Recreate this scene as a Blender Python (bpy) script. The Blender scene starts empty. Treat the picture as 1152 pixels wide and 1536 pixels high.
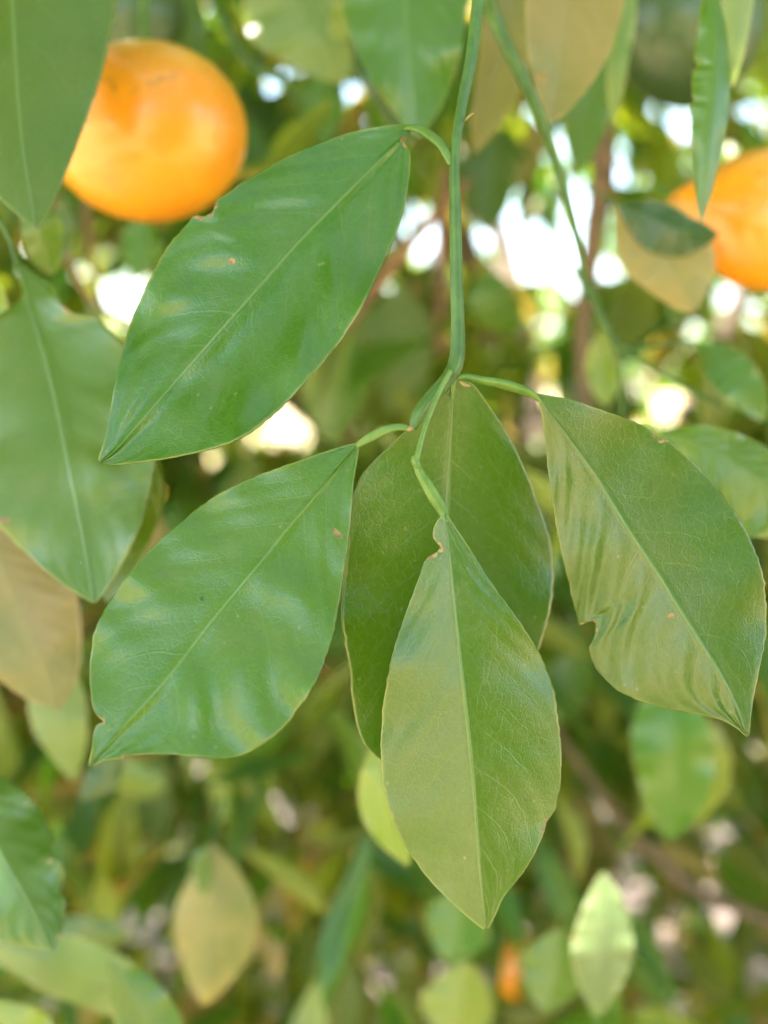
import bpy, math, random
import numpy as np
from mathutils import Vector, Matrix
R = math.radians
rng = np.random.default_rng(11)
random.seed(5)
S = bpy.context.scene
COL = S.collection

# ------------------------------------------------------------------ camera
CAM = np.array([0.0, 0.0, 1.35]); PITCH = 6.0
T = math.tan(R(18)); FOCUS = 0.266
cam_d = bpy.data.cameras.new('camera'); cam = bpy.data.objects.new('camera', cam_d); COL.objects.link(cam)
cam.location = CAM; cam.rotation_euler = (R(90 - PITCH), 0, 0)
cam_d.sensor_fit = 'HORIZONTAL'; cam_d.sensor_width = 36; cam_d.lens = 18 / T
cam_d.clip_start = 0.02; cam_d.clip_end = 600
cam_d.dof.use_dof = True; cam_d.dof.focus_distance = FOCUS; cam_d.dof.aperture_fstop = 8.6
S.camera = cam
RT = np.array([1.0, 0, 0]); FW = np.array([0, math.cos(R(PITCH)), -math.sin(R(PITCH))]); UP = np.array([0, math.sin(R(PITCH)), math.cos(R(PITCH))])

def P(px, py, D):
    """point seen at photo pixel (px,py) at distance D in front of the lens"""
    k = T * D / 576.0
    return CAM + FW * D + RT * ((px - 576) * k) + UP * ((768 - py) * k)

# ------------------------------------------------------------------ world and sun
SUN_EL, SUN_AZ = 64.0, -72.0      # azimuth from +Y towards +X
w = bpy.data.worlds.new('World'); S.world = w; w.use_nodes = True
nt = w.node_tree; nt.nodes.clear()
sky = nt.nodes.new('ShaderNodeTexSky'); sky.sky_type = 'NISHITA'; sky.sun_disc = False
sky.sun_elevation = R(SUN_EL); sky.sun_rotation = R(SUN_AZ); sky.dust_density = 1.5; sky.air_density = 1.0; sky.ozone_density = 0.3
bg = nt.nodes.new('ShaderNodeBackground'); bg.inputs['Strength'].default_value = 0.15
wo = nt.nodes.new('ShaderNodeOutputWorld')
nt.links.new(sky.outputs[0], bg.inputs[0]); nt.links.new(bg.outputs[0], wo.inputs[0])
sd = Vector((math.sin(R(SUN_AZ)) * math.cos(R(SUN_EL)), math.cos(R(SUN_AZ)) * math.cos(R(SUN_EL)), math.sin(R(SUN_EL))))
ld = bpy.data.lights.new('sun', 'SUN'); ld.energy = 5.0; ld.angle = R(0.5); ld.color = (1, 0.95, 0.86)
lo = bpy.data.objects.new('sun', ld); COL.objects.link(lo); lo.rotation_euler = sd.to_track_quat('Z', 'Y').to_euler(); lo.location = sd * 20
S.view_settings.view_transform = 'Standard'; S.view_settings.look = 'None'; S.view_settings.gamma = 1; S.view_settings.use_curve_mapping = False
S.view_settings.exposure = 2.9
S.cycles.use_denoising = True
S.cycles.sample_clamp_indirect = 6.0
S.cycles.max_bounces = 8; S.cycles.transmission_bounces = 6; S.cycles.caustics_reflective = False; S.cycles.caustics_refractive = False

# ------------------------------------------------------------------ node helpers
def newmat(name):
    m = bpy.data.materials.new(name); m.use_nodes = True; m.node_tree.nodes.clear(); return m
class NB:
    def __init__(s, m): s.t = m.node_tree; s.n = s.t.nodes; s.l = s.t.links
    def put(s, sock, v):
        if hasattr(v, 'is_output') or isinstance(v, bpy.types.NodeSocket): s.l.new(v, sock)
        elif isinstance(v, tuple) and len(v) == 3 and sock.type == 'RGBA': sock.default_value = (*v, 1)
        else: sock.default_value = v
    def m(s, op, a, b=0.0, c=0.0, clamp=False):
        n = s.n.new('ShaderNodeMath'); n.operation = op; n.use_clamp = clamp
        for i, v in enumerate((a, b, c)): s.put(n.inputs[i], v)
        return n.outputs[0]
    def mix(s, f, a, b, mode='MIX'):
        n = s.n.new('ShaderNodeMix'); n.data_type = 'RGBA'; n.blend_type = mode
        s.put(n.inputs[0], f); s.put(n.inputs[6], a); s.put(n.inputs[7], b); return n.outputs[2]
    def noise(s, vec, scale, detail=3, rough=.55, out=0):
        n = s.n.new('ShaderNodeTexNoise'); s.put(n.inputs['Scale'], float(scale)); n.inputs['Detail'].default_value = detail; n.inputs['Roughness'].default_value = rough
        if vec is not None: s.l.new(vec, n.inputs['Vector'])
        return n.outputs[out]
    def ramp(s, v, a, b, lo=0.0, hi=1.0):
        n = s.n.new('ShaderNodeMapRange'); n.interpolation_type = 'SMOOTHSTEP'
        for k, x in (('Value', v), ('From Min', a), ('From Max', b), ('To Min', lo), ('To Max', hi)): s.put(n.inputs[k], x)
        return n.outputs[0]
    def bump(s, h, strength, dist, nrm=None):
        n = s.n.new('ShaderNodeBump'); s.put(n.inputs['Height'], h); n.inputs['Strength'].default_value = strength; n.inputs['Distance'].default_value = dist
        if nrm is not None: s.l.new(nrm, n.inputs['Normal'])
        return n.outputs[0]
    def attr(s, name, out='Fac'):
        n = s.n.new('ShaderNodeAttribute'); n.attribute_name = name; return n.outputs[out]
    def coords(s, kind='Object'):
        return s.n.new('ShaderNodeTexCoord').outputs[kind]
    def out(s, sh):
        o = s.n.new('ShaderNodeOutputMaterial'); s.l.new(sh, o.inputs[0])
    def princ(s, **k):
        n = s.n.new('ShaderNodeBsdfPrincipled')
        for a, v in k.items(): s.put(n.inputs[a.replace('_', ' ')], v)
        return n

NV = 10.0   # lateral veins per half
def leaf_material(name, base, mott, vein, margin, rough=.20, trans=.38, tcol=None, spec=.92, detail=True, mottamt=.5):
    m = newmat(name); b = NB(m)
    uvn = b.n.new('ShaderNodeUVMap'); uvn.uv_map = 'blade'
    sep = b.n.new('ShaderNodeSeparateXYZ'); b.l.new(uvn.outputs[0], sep.inputs[0])
    u, v = sep.outputs[0], b.m('MULTIPLY_ADD', sep.outputs[1], 2.0, -1.0)
    a = b.m('ABSOLUTE', v); co = b.coords('Object')
    oi = b.n.new('ShaderNodeObjectInfo').outputs['Random']; tint = b.attr('tint')
    rnd = b.m('FRACT', b.m('ADD', oi, tint))
    big = b.noise(co, 38, 3, .5); fine = b.noise(co, 900, 2, .6)
    col = b.mix(b.m('MULTIPLY', b.ramp(big, .38, .66), mottamt), base, mott)
    col = b.mix(b.m('MULTIPLY', b.ramp(fine, .35, .75), .35), col, tuple(min(1, c * 1.55) for c in base))
    # whole-leaf variation
    hs = b.n.new('ShaderNodeHueSaturation'); b.put(hs.inputs['Hue'], b.m('MULTIPLY_ADD', rnd, .03, .485)); b.put(hs.inputs['Value'], b.m('MULTIPLY_ADD', rnd, .35, .82)); b.put(hs.inputs['Color'], col)
    col = hs.outputs[0]
    # veins: lateral veins leave the midrib and bend towards the tip
    side = b.m('MULTIPLY', b.m('GREATER_THAN', v, 0.0), .43)
    warp = b.m('MULTIPLY', b.m('SUBTRACT', b.noise(co, 70, 2), .5), .5)
    ph = b.m('SUBTRACT', b.m('MULTIPLY', u, NV), b.m('MULTIPLY', b.m('ADD', b.m('MULTIPLY', a, 1.3), b.m('MULTIPLY', b.m('MULTIPLY', a, a), 1.1)), 1.0))
    ph = b.m('ADD', b.m('ADD', ph, side), warp)
    d = b.m('ABSOLUTE', b.m('SUBTRACT', b.m('FRACT', ph), .5))
    line = b.ramp(d, .0, .045, 1, 0)
    line = b.m('MULTIPLY', line, b.ramp(a, .95, .6, 0, 1)) if False else b.m('MULTIPLY', line, b.m('SUBTRACT', 1.0, b.m('POWER', a, 3.0)))
    line = b.m('MULTIPLY', line, b.ramp(b.noise(co, 55, 1), .35, .6))
    mid = b.ramp(a, .009, .028, 1, 0)
    height = b.m('ADD', b.m('MULTIPLY', mid, .8), b.m('MULTIPLY', line, .22))
    if detail:
        vo = b.n.new('ShaderNodeTexVoronoi'); vo.feature = 'DISTANCE_TO_EDGE'; vo.inputs['Scale'].default_value = 420
        b.l.new(b.n.new('ShaderNodeTexCoord').outputs['Object'], vo.inputs['Vector'])
        net = b.ramp(vo.outputs[0], 0.0, .09, 1, 0)
        gl = b.n.new('ShaderNodeTexVoronoi'); gl.inputs['Scale'].default_value = 1100; b.l.new(co, gl.inputs['Vector'])
        dots = b.ramp(gl.outputs[0], .12, .3, 1, 0)
        col = b.mix(b.m('MULTIPLY', net, .16), col, vein)
        col = b.mix(b.m('MULTIPLY', dots, .22), col, vein)
        height = b.m('ADD', height, b.m('MULTIPLY', b.noise(co, 2300, 2, .7), .55))
        height = b.m('ADD', height, b.m('MULTIPLY', net, -.12))
    if detail:   # dust and dried water spots
        ds = b.n.new('ShaderNodeTexVoronoi'); ds.inputs['Scale'].default_value = 210; b.l.new(co, ds.inputs['Vector'])
        spt = b.m('MULTIPLY', b.ramp(ds.outputs['Distance'], .05, .13, 1, 0), b.ramp(b.noise(co, 90, 1), .52, .6))
        col = b.mix(b.m('MULTIPLY', spt, .45), col, (.30, .31, .16))
        dust = b.m('MULTIPLY', b.ramp(b.noise(co, 60, 6, .75), .50, .72), .16)
        col = b.mix(dust, col, (.30, .30, .17))
    col = b.mix(b.m('MULTIPLY', line, .36), col, vein)
    col = b.mix(b.m('MULTIPLY', mid, .75), col, vein)
    mg = b.m('MULTIPLY', b.ramp(b.attr('edge'), .0, 1.0, 0, 1), b.ramp(b.noise(co, 110, 3), .35, .62, .12, .95))
    col = b.mix(b.m('MULTIPLY', mg, .85), col, margin)
    sc = b.attr('scar')
    scn = b.ramp(b.m('ADD', sc, b.m('MULTIPLY', b.m('SUBTRACT', b.noise(co, 700, 2), .5), .5)), .38, .55)
    col = b.mix(scn, col, b.mix(b.ramp(b.noise(co, 900, 2), .4, .6), (.42, .28, .12), (.20, .11, .04)))
    dk = b.ramp(b.attr('dark'), .4, .6)
    col = b.mix(dk, col, (.03, .025, .012))
    rg = b.m('ADD', b.m('MULTIPLY_ADD', b.noise(co, 120, 3), .22, rough - .11), b.m('MULTIPLY', scn, .3))
    nb = b.bump(height, .45, .0004)
    pr = b.princ(Base_Color=col, Roughness=rg, Normal=nb); pr.inputs['Specular IOR Level'].default_value = spec
    tr = b.n.new('ShaderNodeBsdfTranslucent')
    tc = tcol or (base[0] * 3.2, base[1] * 2.6, base[2] * .8)
    b.put(tr.inputs[0], b.mix(.5, tc, b.mix(1.0, col, tc, 'MULTIPLY')) if False else tc)
    ms = b.n.new('ShaderNodeMixShader'); ms.inputs[0].default_value = trans
    b.l.new(pr.outputs[0], ms.inputs[1]); b.l.new(tr.outputs[0], ms.inputs[2]); b.out(ms.outputs[0])
    return m

G = dict(vein=(.15, .27, .07), margin=(.27, .30, .08))
M = {}
M['green'] = leaf_material('leaf_green', (.064, .162, .005), (.100, .180, .008), **G)
M['blue'] = leaf_material('leaf_blue_green', (.046, .146, .006), (.066, .170, .010), **G)
M['olive'] = leaf_material('leaf_olive', (.060, .132, .005), (.098, .136, .010), **G, mottamt=.7)
M['yellow'] = leaf_material('leaf_yellow_green', (.16, .26, .02), (.30, .33, .04), vein=(.4, .42, .12), margin=(.5, .45, .2), trans=.4, tcol=(.45, .6, .04), mottamt=.7)
M['tan'] = leaf_material('leaf_dull_tan', (.25, .22, .085), (.10, .15, .04), vein=(.14, .20, .06), margin=(.45, .36, .18), rough=.4, mottamt=1.0)
M['pale'] = leaf_material('leaf_pale_underside', (.13, .22, .07), (.21, .26, .09), vein=(.28, .34, .14), margin=(.4, .38, .2), rough=.45)
M['dark'] = leaf_material('leaf_dark', (.018, .075, .012), (.03, .10, .018), **G)

for k_, (b_, m_) in dict(green=((.065, .16, .014), (.10, .19, .025)), olive=((.12, .18, .025), (.19, .20, .05)), yellow=((.18, .26, .025), (.30, .32, .06)), blue=((.05, .14, .035), (.08, .17, .05)), tan=((.26, .22, .10), (.36, .29, .14)), pale=((.18, .24, .08), (.26, .29, .12))).items():
    M['far_' + k_] = leaf_material('paled_leaf_' + k_, b_, m_, vein=(.28, .34, .12), margin=(.4, .38, .2), rough=.34, trans=.42, spec=.5, detail=False, mottamt=.7)  # background leaf colours paled so the shaded foliage looks brighter

def simple(name, c1, c2, scale, rough=.5, bumpd=.0, bscale=300, spec=.5, sss=0):
    m = newmat(name); b = NB(m); co = b.coords('Object')
    col = b.mix(b.ramp(b.noise(co, scale, 4, .6), .3, .7), c1, c2)
    pr = b.princ(Base_Color=col, Roughness=rough); pr.inputs['Specular IOR Level'].default_value = spec
    if bumpd: b.l.new(b.bump(b.noise(co, bscale, 4, .65), .6, bumpd), pr.inputs['Normal'])
    b.out(pr.outputs[0]); return m
M['stem'] = simple('green_stem', (.030, .090, .016), (.060, .145, .028), 160, .42, .0003, 500)
M['petiole'] = simple('pale_petiole', (.065, .15, .02), (.12, .21, .04), 200, .4, .0003, 500)
M['bud'] = simple('pale_bud', (.24, .22, .08), (.26, .17, .07), 500, .6, .0003, 900)
M['bark'] = simple('brown_bark', (.10, .065, .045), (.22, .15, .11), 60, .85, .002, 120)
M['twigbark'] = simple('twig_bark', (.16, .09, .06), (.30, .17, .10), 90, .8, .001, 300)

def orange_mat(name, c1, c2, rough=.33):
    m = newmat(name); b = NB(m); co = b.coords('Object')
    col = b.mix(b.ramp(b.noise(co, 30, 3), .35, .7), c1, c2)
    sp = b.ramp(b.noise(co, 120, 5, .8), .57, .66)
    col = b.mix(b.m('MULTIPLY', sp, .55), col, (.16, .09, .02))
    pt = b.n.new('ShaderNodeTexVoronoi'); pt.inputs['Scale'].default_value = 650; b.l.new(co, pt.inputs['Vector'])
    pit = b.ramp(pt.outputs[0], 0, .4)
    col = b.mix(b.m('MULTIPLY', b.m('SUBTRACT', 1.0, pit), .22), col, tuple(c * .6 for c in c1))
    n = b.bump(b.m('ADD', pit, b.noise(co, 90, 2)), .35, .0005)
    pr = b.princ(Base_Color=col, Roughness=rough, Normal=n, Coat_Weight=.6, Coat_Roughness=.2)
    pr.inputs['Subsurface Weight'].default_value = .12; pr.inputs['Subsurface Radius'].default_value = (1, .4, .1); pr.inputs['Subsurface Scale'].default_value = .004
    b.out(pr.outputs[0]); return m
M['orange'] = orange_mat('orange_peel', (.76, .26, .006), (.86, .36, .012))
M['greenfruit'] = orange_mat('green_peel', (.020, .060, .010), (.035, .085, .012), .6)

# ------------------------------------------------------------------ object helpers
def link(name, me, mat, parent=None, **props):
    o = bpy.data.objects.new(name, me); COL.objects.link(o)
    if mat is not None and not me.materials: me.materials.append(mat)
    if parent is not None: o.parent = parent; o.matrix_parent_inverse = Matrix.Translation(-Vector(parent.location)) if parent.type == 'EMPTY' else Matrix()
    for k, v in props.items(): o[k] = v
    return o
def thing(name, label, cat, loc=(0, 0, 0), group=None):
    o = bpy.data.objects.new(name, None); COL.objects.link(o); o.empty_display_size = .01; o.location = loc
    o['label'] = label; o['category'] = cat
    if group: o['group'] = group
    return o
def mesh(name, v, f, smooth=True):
    me = bpy.data.meshes.new(name); me.from_pydata([tuple(map(float, x)) for x in v], [], [tuple(int(i) for i in q) for q in f])
    if smooth: me.polygons.foreach_set('use_smooth', [True] * len(me.polygons))
    me.update(); return me
def smoothpath(pts, n):
    """Catmull-Rom through rows of any width, sampled evenly in chord length"""
    p = np.array(pts, float); 
    if len(p) == 2: return p[0] + (p[1] - p[0]) * np.linspace(0, 1, n)[:, None]
    q = np.vstack([2 * p[0] - p[1], p, 2 * p[-1] - p[-2]]); out = []
    for i in range(1, len(q) - 2):
        for t in np.linspace(0, 1, 16, endpoint=False):
            a, b, c, d = q[i - 1], q[i], q[i + 1], q[i + 2]
            out.append(.5 * ((2 * b) + (-a + c) * t + (2 * a - 5 * b + 4 * c - d) * t * t + (-a + 3 * b - 3 * c + d) * t ** 3))
    out.append(p[-1]); out = np.array(out)
    s = np.r_[0, np.cumsum(np.linalg.norm(np.diff(out[:, :2], axis=0), axis=1))]; s /= s[-1]
    t = np.linspace(0, 1, n); return np.stack([np.interp(t, s, out[:, k]) for k in range(out.shape[1])], 1)

def tube_mesh(name, pts, radii, seg=12, ridge=0.0, flat=1.0, wobble=0.0, side=None):
    """pts: world positions; ridged, optionally flattened tube with closed ends"""
    pts = np.array(pts); n = len(pts); tg = np.gradient(pts, axis=0); tg /= np.linalg.norm(tg, axis=1)[:, None] + 1e-12
    ref = np.array(side if side is not None else RT, float); V = []; 
    for i in range(n):
        s = ref - tg[i] * ref.dot(tg[i]); s /= np.linalg.norm(s) + 1e-12; ref = s
        b = np.cross(tg[i], s)
        for k in range(seg):
            th = 2 * math.pi * k / seg
            r = radii[i] * (1 + ridge * math.cos(3 * th + .4 + i * .01) + wobble * math.sin(i * 1.7 + k * 2.1) * .5)
            V.append(pts[i] + s * math.cos(th) * r + b * math.sin(th) * r * flat)
    F = [(i * seg + k, i * seg + (k + 1) % seg, (i + 1) * seg + (k + 1) % seg, (i + 1) * seg + k) for i in range(n - 1) for k in range(seg)]
    V.append(pts[0]); V.append(pts[-1]); a, b_ = n * seg, n * seg + 1
    F += [(a, (k + 1) % seg, k) for k in range(seg)] + [(b_, (n - 1) * seg + k, (n - 1) * seg + (k + 1) % seg) for k in range(seg)]
    return mesh(name, V, F)
def px_tube(name, rows, mat, parent, n=40, seg=12, ridge=.08, flat=1.0, wobble=0.0, **props):
    """rows: (px, py, D, width in px)"""
    r = smoothpath(rows, n); pts = [P(*q[:3]) for q in r]; rad = [q[3] * .5 * T * q[2] / 576 for q in r]
    return link(name, tube_mesh(name, pts, rad, seg, ridge, flat, wobble), mat, parent, **props)

PROF_U = [0, .04, .12, .22, .34, .46, .58, .70, .80, .88, .94, .98, 1]
PROF_W = [0, .13, .40, .68, .90, 1.0, .97, .84, .66, .46, .27, .11, 0]
def ripple(u, v, ph0):
    a = np.abs(v); ph = u * NV - (1.3 * a + 1.1 * a * a) + np.where(v > 0, .43, 0)
    k = np.random.default_rng(int(ph0 * 1000) + (7 if v > 0 else 0)).uniform(.1, 1.4, 40)
    return -np.cos(2 * np.pi * ph) * np.interp(ph + 5, np.arange(40), k) * (a ** .8) * (1 - a ** 4) * np.sin(np.pi * np.clip(u, 0, 1)) ** .5

def blade(name, Mp, Lp, Rp, halfw, sl, sr, mat, parent, nu, nv, amp=.0003, wave=.0008, bow=1.35, seed=0, scars=(), darks=(), thick=.00035, edgew=.05, rough_edge=0.0, cup=0.0, ridge=.00025, rw=.03, env=None, bulge=(), crinkle=0.0, **props):
    """Mp,Lp,Rp: rows (px,py,D) along the blade for midrib, left and right edge"""
    g = np.random.default_rng(seed)
    vv = np.linspace(-1, 1, nv); vv = np.sign(vv) * np.abs(vv) ** .9
    nu_, U = len(Mp), np.linspace(0, 1, len(Mp))
    f1, f2, p1, p2 = g.uniform(2, 3.4), g.uniform(4.5, 7), g.uniform(0, 6), g.uniform(0, 6)
    bumps = [(g.uniform(.05, .95), g.uniform(-1, 1), g.uniform(.03, .10), g.uniform(.10, .35), g.normal()) for _ in range(46)]
    V = np.zeros((nu_, nv, 3)); pix = np.zeros((nu_, nv, 2))
    for j, v in enumerate(vv):
        a = abs(v); E = Lp if v < 0 else Rp; s = (sl if v < 0 else sr)
        s = s(U) if callable(s) else s
        xy = Mp[:, :2] * (1 - a) + E[:, :2] * a
        hw = halfw[0 if v < 0 else 1]
        D = Mp[:, 2] + s * hw * (a ** bow)
        D = D + wave * a * a * (np.sin(2 * np.pi * f1 * U + p1 + (1.7 if v > 0 else 0)) + .5 * np.sin(2 * np.pi * f2 * U + p2 + (2.6 if v > 0 else 0))) * np.sin(np.pi * U) ** .6
        D = D + (amp if not isinstance(amp, tuple) else amp[0 if v < 0 else 1]) * ripple(U, v, seed) * (1 if env is None else np.interp(U, *env)) + cup * a * a * hw
        if crinkle:
            for (cu, cv_, ru, rv, h_) in bumps: D = D + crinkle * h_ * np.exp(-((U - cu) / ru) ** 2 - ((v - cv_) / rv) ** 2) * np.sin(np.pi * U) ** .5
        for q_ in bulge:   # px, py, length, height, optional direction (deg) and width: long swellings between side veins
            bx, by, br, bh = q_[:4]; an = R(q_[4]) if len(q_) > 4 else 0; bw = q_[5] if len(q_) > 5 else br
            ex, ey = xy[:, 0] - bx, xy[:, 1] - by; e1 = ex * math.cos(an) + ey * math.sin(an); e2 = -ex * math.sin(an) + ey * math.cos(an)
            D = D - bh * np.exp(-(e1 / br) ** 2 - (e2 / bw) ** 2)
        D = D - ridge * np.exp(-(a / rw) ** 2)
        for i in range(nu_): V[i, j] = P(xy[i, 0], xy[i, 1], D[i])
        pix[:, j] = xy
    idx = np.arange(nu_ * nv).reshape(nu_, nv)
    F = np.stack([idx[:-1, :-1], idx[1:, :-1], idx[1:, 1:], idx[:-1, 1:]], -1).reshape(-1, 4)
    Vf = V.reshape(-1, 3); o0 = Vf.mean(0)
    me = mesh(name, Vf, F)
    cn = np.cross(V[nu_ // 2, -2] - V[nu_ // 2, 1], V[nu_ // 2 + 4 if nu_ > 12 else nu_ // 2 + 1, nv // 2] - V[nu_ // 2, nv // 2])
    uv = me.uv_layers.new(name='blade'); UU = np.repeat(U, nv); VV = np.tile(vv * .5 + .5, nu_)
    li = np.zeros(len(me.loops), int); me.loops.foreach_get('vertex_index', li)
    uv.data.foreach_set('uv', np.stack([UU[li], VV[li]], 1).ravel())
    # distance to margin in pixels -> pale rim
    hwpx = np.stack([np.linalg.norm((Lp if v < 0 else Rp)[:, :2] - Mp[:, :2], axis=1) for v in vv], 1)
    dm = (1 - np.abs(vv))[None, :] * hwpx
    edge = np.clip(1 - dm / (edgew * 100), 0, 1).ravel()
    sc = np.zeros(nu_ * nv); dk = np.zeros(nu_ * nv); pf = pix.reshape(-1, 2)
    for (x, y, r) in scars: sc = np.maximum(sc, np.exp(-((pf[:, 0] - x) ** 2 + (pf[:, 1] - y) ** 2) / (r * r)))
    for (x, y, r) in darks: dk = np.maximum(dk, np.exp(-((pf[:, 0] - x) ** 2 + (pf[:, 1] - y) ** 2) / (r * r)))
    for nm, ar in (('edge', edge), ('scar', sc), ('dark', dk), ('tint', np.full(nu_ * nv, g.uniform(0, 1)))):
        me.attributes.new(nm, 'FLOAT', 'POINT').data.foreach_set('value', ar.astype(np.float32))
    # face the front side to the camera
    if len(me.polygons):
        k = me.polygons[len(me.polygons) // 2]
        if Vector(k.normal).dot(Vector(CAM) - Vector(k.center)) < 0: me.flip_normals()
    o = link(name, me, mat, parent, **props)
    if thick:
        md = o.modifiers.new('thickness', 'SOLIDIFY'); md.thickness = thick; md.offset = -1
    return o

def edge_rows(mid, edge, nu, jit=0.0, seed=0):
    """resample an outline so that its rows run level with the midrib rows"""
    mid = np.array(mid, float); m = smoothpath(mid, nu)
    e = np.array(edge, float); g = np.random.default_rng(seed)
    dense = []
    for i in range(len(e) - 1):
        for t in np.linspace(0, 1, 12, endpoint=False): dense.append(e[i] * (1 - t) + e[i + 1] * t)
    dense.append(e[-1]); dense = np.array(dense)
    if True:   # light rounding of the traced polygon
        k = np.array([.25, .5, .25])
        for _ in range(10):
            dense[1:-1] = dense[:-2] * .25 + dense[1:-1] * .5 + dense[2:] * .25
    ch = m[-1, :2] - m[0, :2]; L = np.linalg.norm(ch); ch = ch / L
    pr = (dense - m[0, :2]) @ ch / L; pr = (pr - pr[0]) / (pr[-1] - pr[0]); pr = np.maximum.accumulate(pr + np.arange(len(pr)) * 1e-6); pr = (pr - pr[0]) / (pr[-1] - pr[0])
    s = np.r_[0, np.cumsum(np.linalg.norm(np.diff(dense, axis=0), axis=1))]; s /= s[-1]
    par = .65 * pr + .35 * s
    U = np.linspace(0, 1, nu)
    r = np.stack([np.interp(U, par, dense[:, 0]), np.interp(U, par, dense[:, 1])], 1)
    if jit:
        nrm = np.stack([-np.gradient(r[:, 1]), np.gradient(r[:, 0])], 1); nrm /= np.linalg.norm(nrm, axis=1)[:, None] + 1e-9
        w_ = g.normal(size=nu); w_ = np.convolve(w_, np.ones(3) / 3, 'same')
        r += nrm * (w_ * jit * np.sin(np.pi * U))[:, None]
    return r

def big_leaf(label, mid, left, right, mat, parent, sl=0, sr=0, seed=0, nu=230, nv=81, jit=.9, **k):
    m = smoothpath(mid, nu); l = edge_rows(mid, left, nu, jit, seed); r = edge_rows(mid, right, nu, jit, seed + 50)
    px2m = T * .27 / 576
    hw = [np.linalg.norm(l - m[:, :2], axis=1) * px2m, np.linalg.norm(r - m[:, :2], axis=1) * px2m]
    kw = dict(k);
    if label: kw['label'] = label
    return blade('leaf', m, l, r, hw, sl, sr, M[mat], parent, nu, nv, seed=seed, **kw)

def px_leaf(mid, wl, wr, mat, parent, sl=.2, sr=.2, seed=0, nu=40, nv=13, bites=(), name='leaf', label=None, scars=(), **k):
    """a blade from midrib rows (px,py,D) and half widths in px"""
    m = smoothpath(mid, nu); U = np.linspace(0, 1, nu); t = np.gradient(m[:, :2], axis=0); t /= np.linalg.norm(t, axis=1)[:, None] + 1e-9
    nl = np.stack([-t[:, 1], t[:, 0]], 1); g = np.random.default_rng(seed)
    W = np.interp(U, PROF_U, PROF_W)
    jt = min(.012, .7 / max(wl, wr)); n1 = 1 + (.05 if nu > 45 else .10) * np.sin(U * g.uniform(5, 9) + g.uniform(0, 6)) + g.normal(size=nu) * jt
    n2 = 1 + (.05 if nu > 45 else .10) * np.sin(U * g.uniform(5, 9) + g.uniform(0, 6)) + g.normal(size=nu) * jt
    for (side, u0, du, dep) in bites:
        f = 1 - dep * np.exp(-((U - u0) / du) ** 4)
        if side < 0: n1 = n1 * f
        else: n2 = n2 * f
    l = m[:, :2] + nl * (wl * W * n1)[:, None]; r = m[:, :2] - nl * (wr * W * n2)[:, None]
    # image-left for a leaf that points down
    k_ = T * m[:, 2] / 576
    kw = dict(k)
    if label: kw['label'] = label
    kw.setdefault('amp', .0004); kw.setdefault('thick', 0)
    return blade(name, m, l, r, [wl * W * k_, wr * W * k_], sl, sr, M[mat], parent, nu, nv, seed=seed, scars=scars, **kw)

# ================================================================== SETTING
def ground():
    n = 90; xs = np.sign(np.linspace(-1, 1, n)) * (np.abs(np.linspace(-1, 1, n)) ** 3) * 260
    V = []; 
    for y in xs:
        for x in xs:
            V.append((x, y + 2, .02 * math.sin(x * 1.7 + y) + .015 * math.sin(y * 2.9 - x * .8) if abs(x) < 40 and abs(y) < 40 else 0))
    F = [(j * n + i, j * n + i + 1, (j + 1) * n + i + 1, (j + 1) * n + i) for j in range(n - 1) for i in range(n - 1)]
    m = newmat('orchard_soil'); b = NB(m); co = b.coords('Object')
    c = b.mix(b.ramp(b.noise(co, 1.3, 4), .35, .65), (.15, .11, .095), (.21, .155, .13))
    c = b.mix(b.ramp(b.noise(co, 14, 5, .7), .45, .7), c, (.13, .095, .085))
    c = b.mix(b.m('MULTIPLY', b.ramp(b.noise(co, 60, 4, .7), .55, .62), .7), c, (.30, .23, .19))
    dx = b.n.new('ShaderNodeVectorMath'); dx.operation = 'DISTANCE'; b.l.new(co, dx.inputs[0]); dx.inputs[1].default_value = (.2, 2.6, 0)
    open_ = b.ramp(b.m('ADD', dx.outputs['Value'], b.m('MULTIPLY', b.noise(co, .9, 3), 1.2)), 3.0, 3.9)
    c = b.mix(open_, c, b.mix(b.noise(co, 9, 5, .7), (.42, .31, .14), (.54, .42, .24)))   # dry straw and sand outside the tree, paled to strengthen leaf reflections
    pr = b.princ(Base_Color=c, Roughness=.92); b.l.new(b.bump(b.noise(co, 22, 6, .7), .8, .03), pr.inputs['Normal']); b.out(pr.outputs[0])
    link('ground', mesh('ground', V, F), m, kind='structure')
ground()

# ------------------------------------------------------------------ loose leaf geometry for masses
def leaf_template(k):
    g = np.random.default_rng(k); us = [0, .12, .3, .5, .7, .88, 1]; W = np.interp(us, PROF_U, PROF_W) * .23
    fold = g.uniform(.1, 1.0); curl = g.uniform(-.9, .6); bend = g.uniform(-.25, .25); wd = g.uniform(.7, 1.1); tw_ = g.uniform(-.5, .5); V = []; uvs = []
    for u, w_ in zip(us, W):
        z = curl * (u - .3) ** 2
        for s in (-1, 0, 1):
            x_, z_ = s * w_ * wd * math.cos(fold), abs(s) * w_ * math.sin(fold); ta = tw_ * u
            V.append((x_ * math.cos(ta) - z_ * math.sin(ta) + bend * u * u, u, z + x_ * math.sin(ta) + z_ * math.cos(ta) + .03 * math.sin(u * 9 + s * 2)))
            uvs.append((u, s * .5 + .5))
    F = []
    for i in range(6):
        a = i * 3; F += [(a, a + 1, a + 4, a + 3), (a + 1, a + 2, a + 5, a + 4)]
    return np.array(V), np.array(F), np.array(uvs)
TPL = [leaf_template(k) for k in range(14)]
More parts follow.
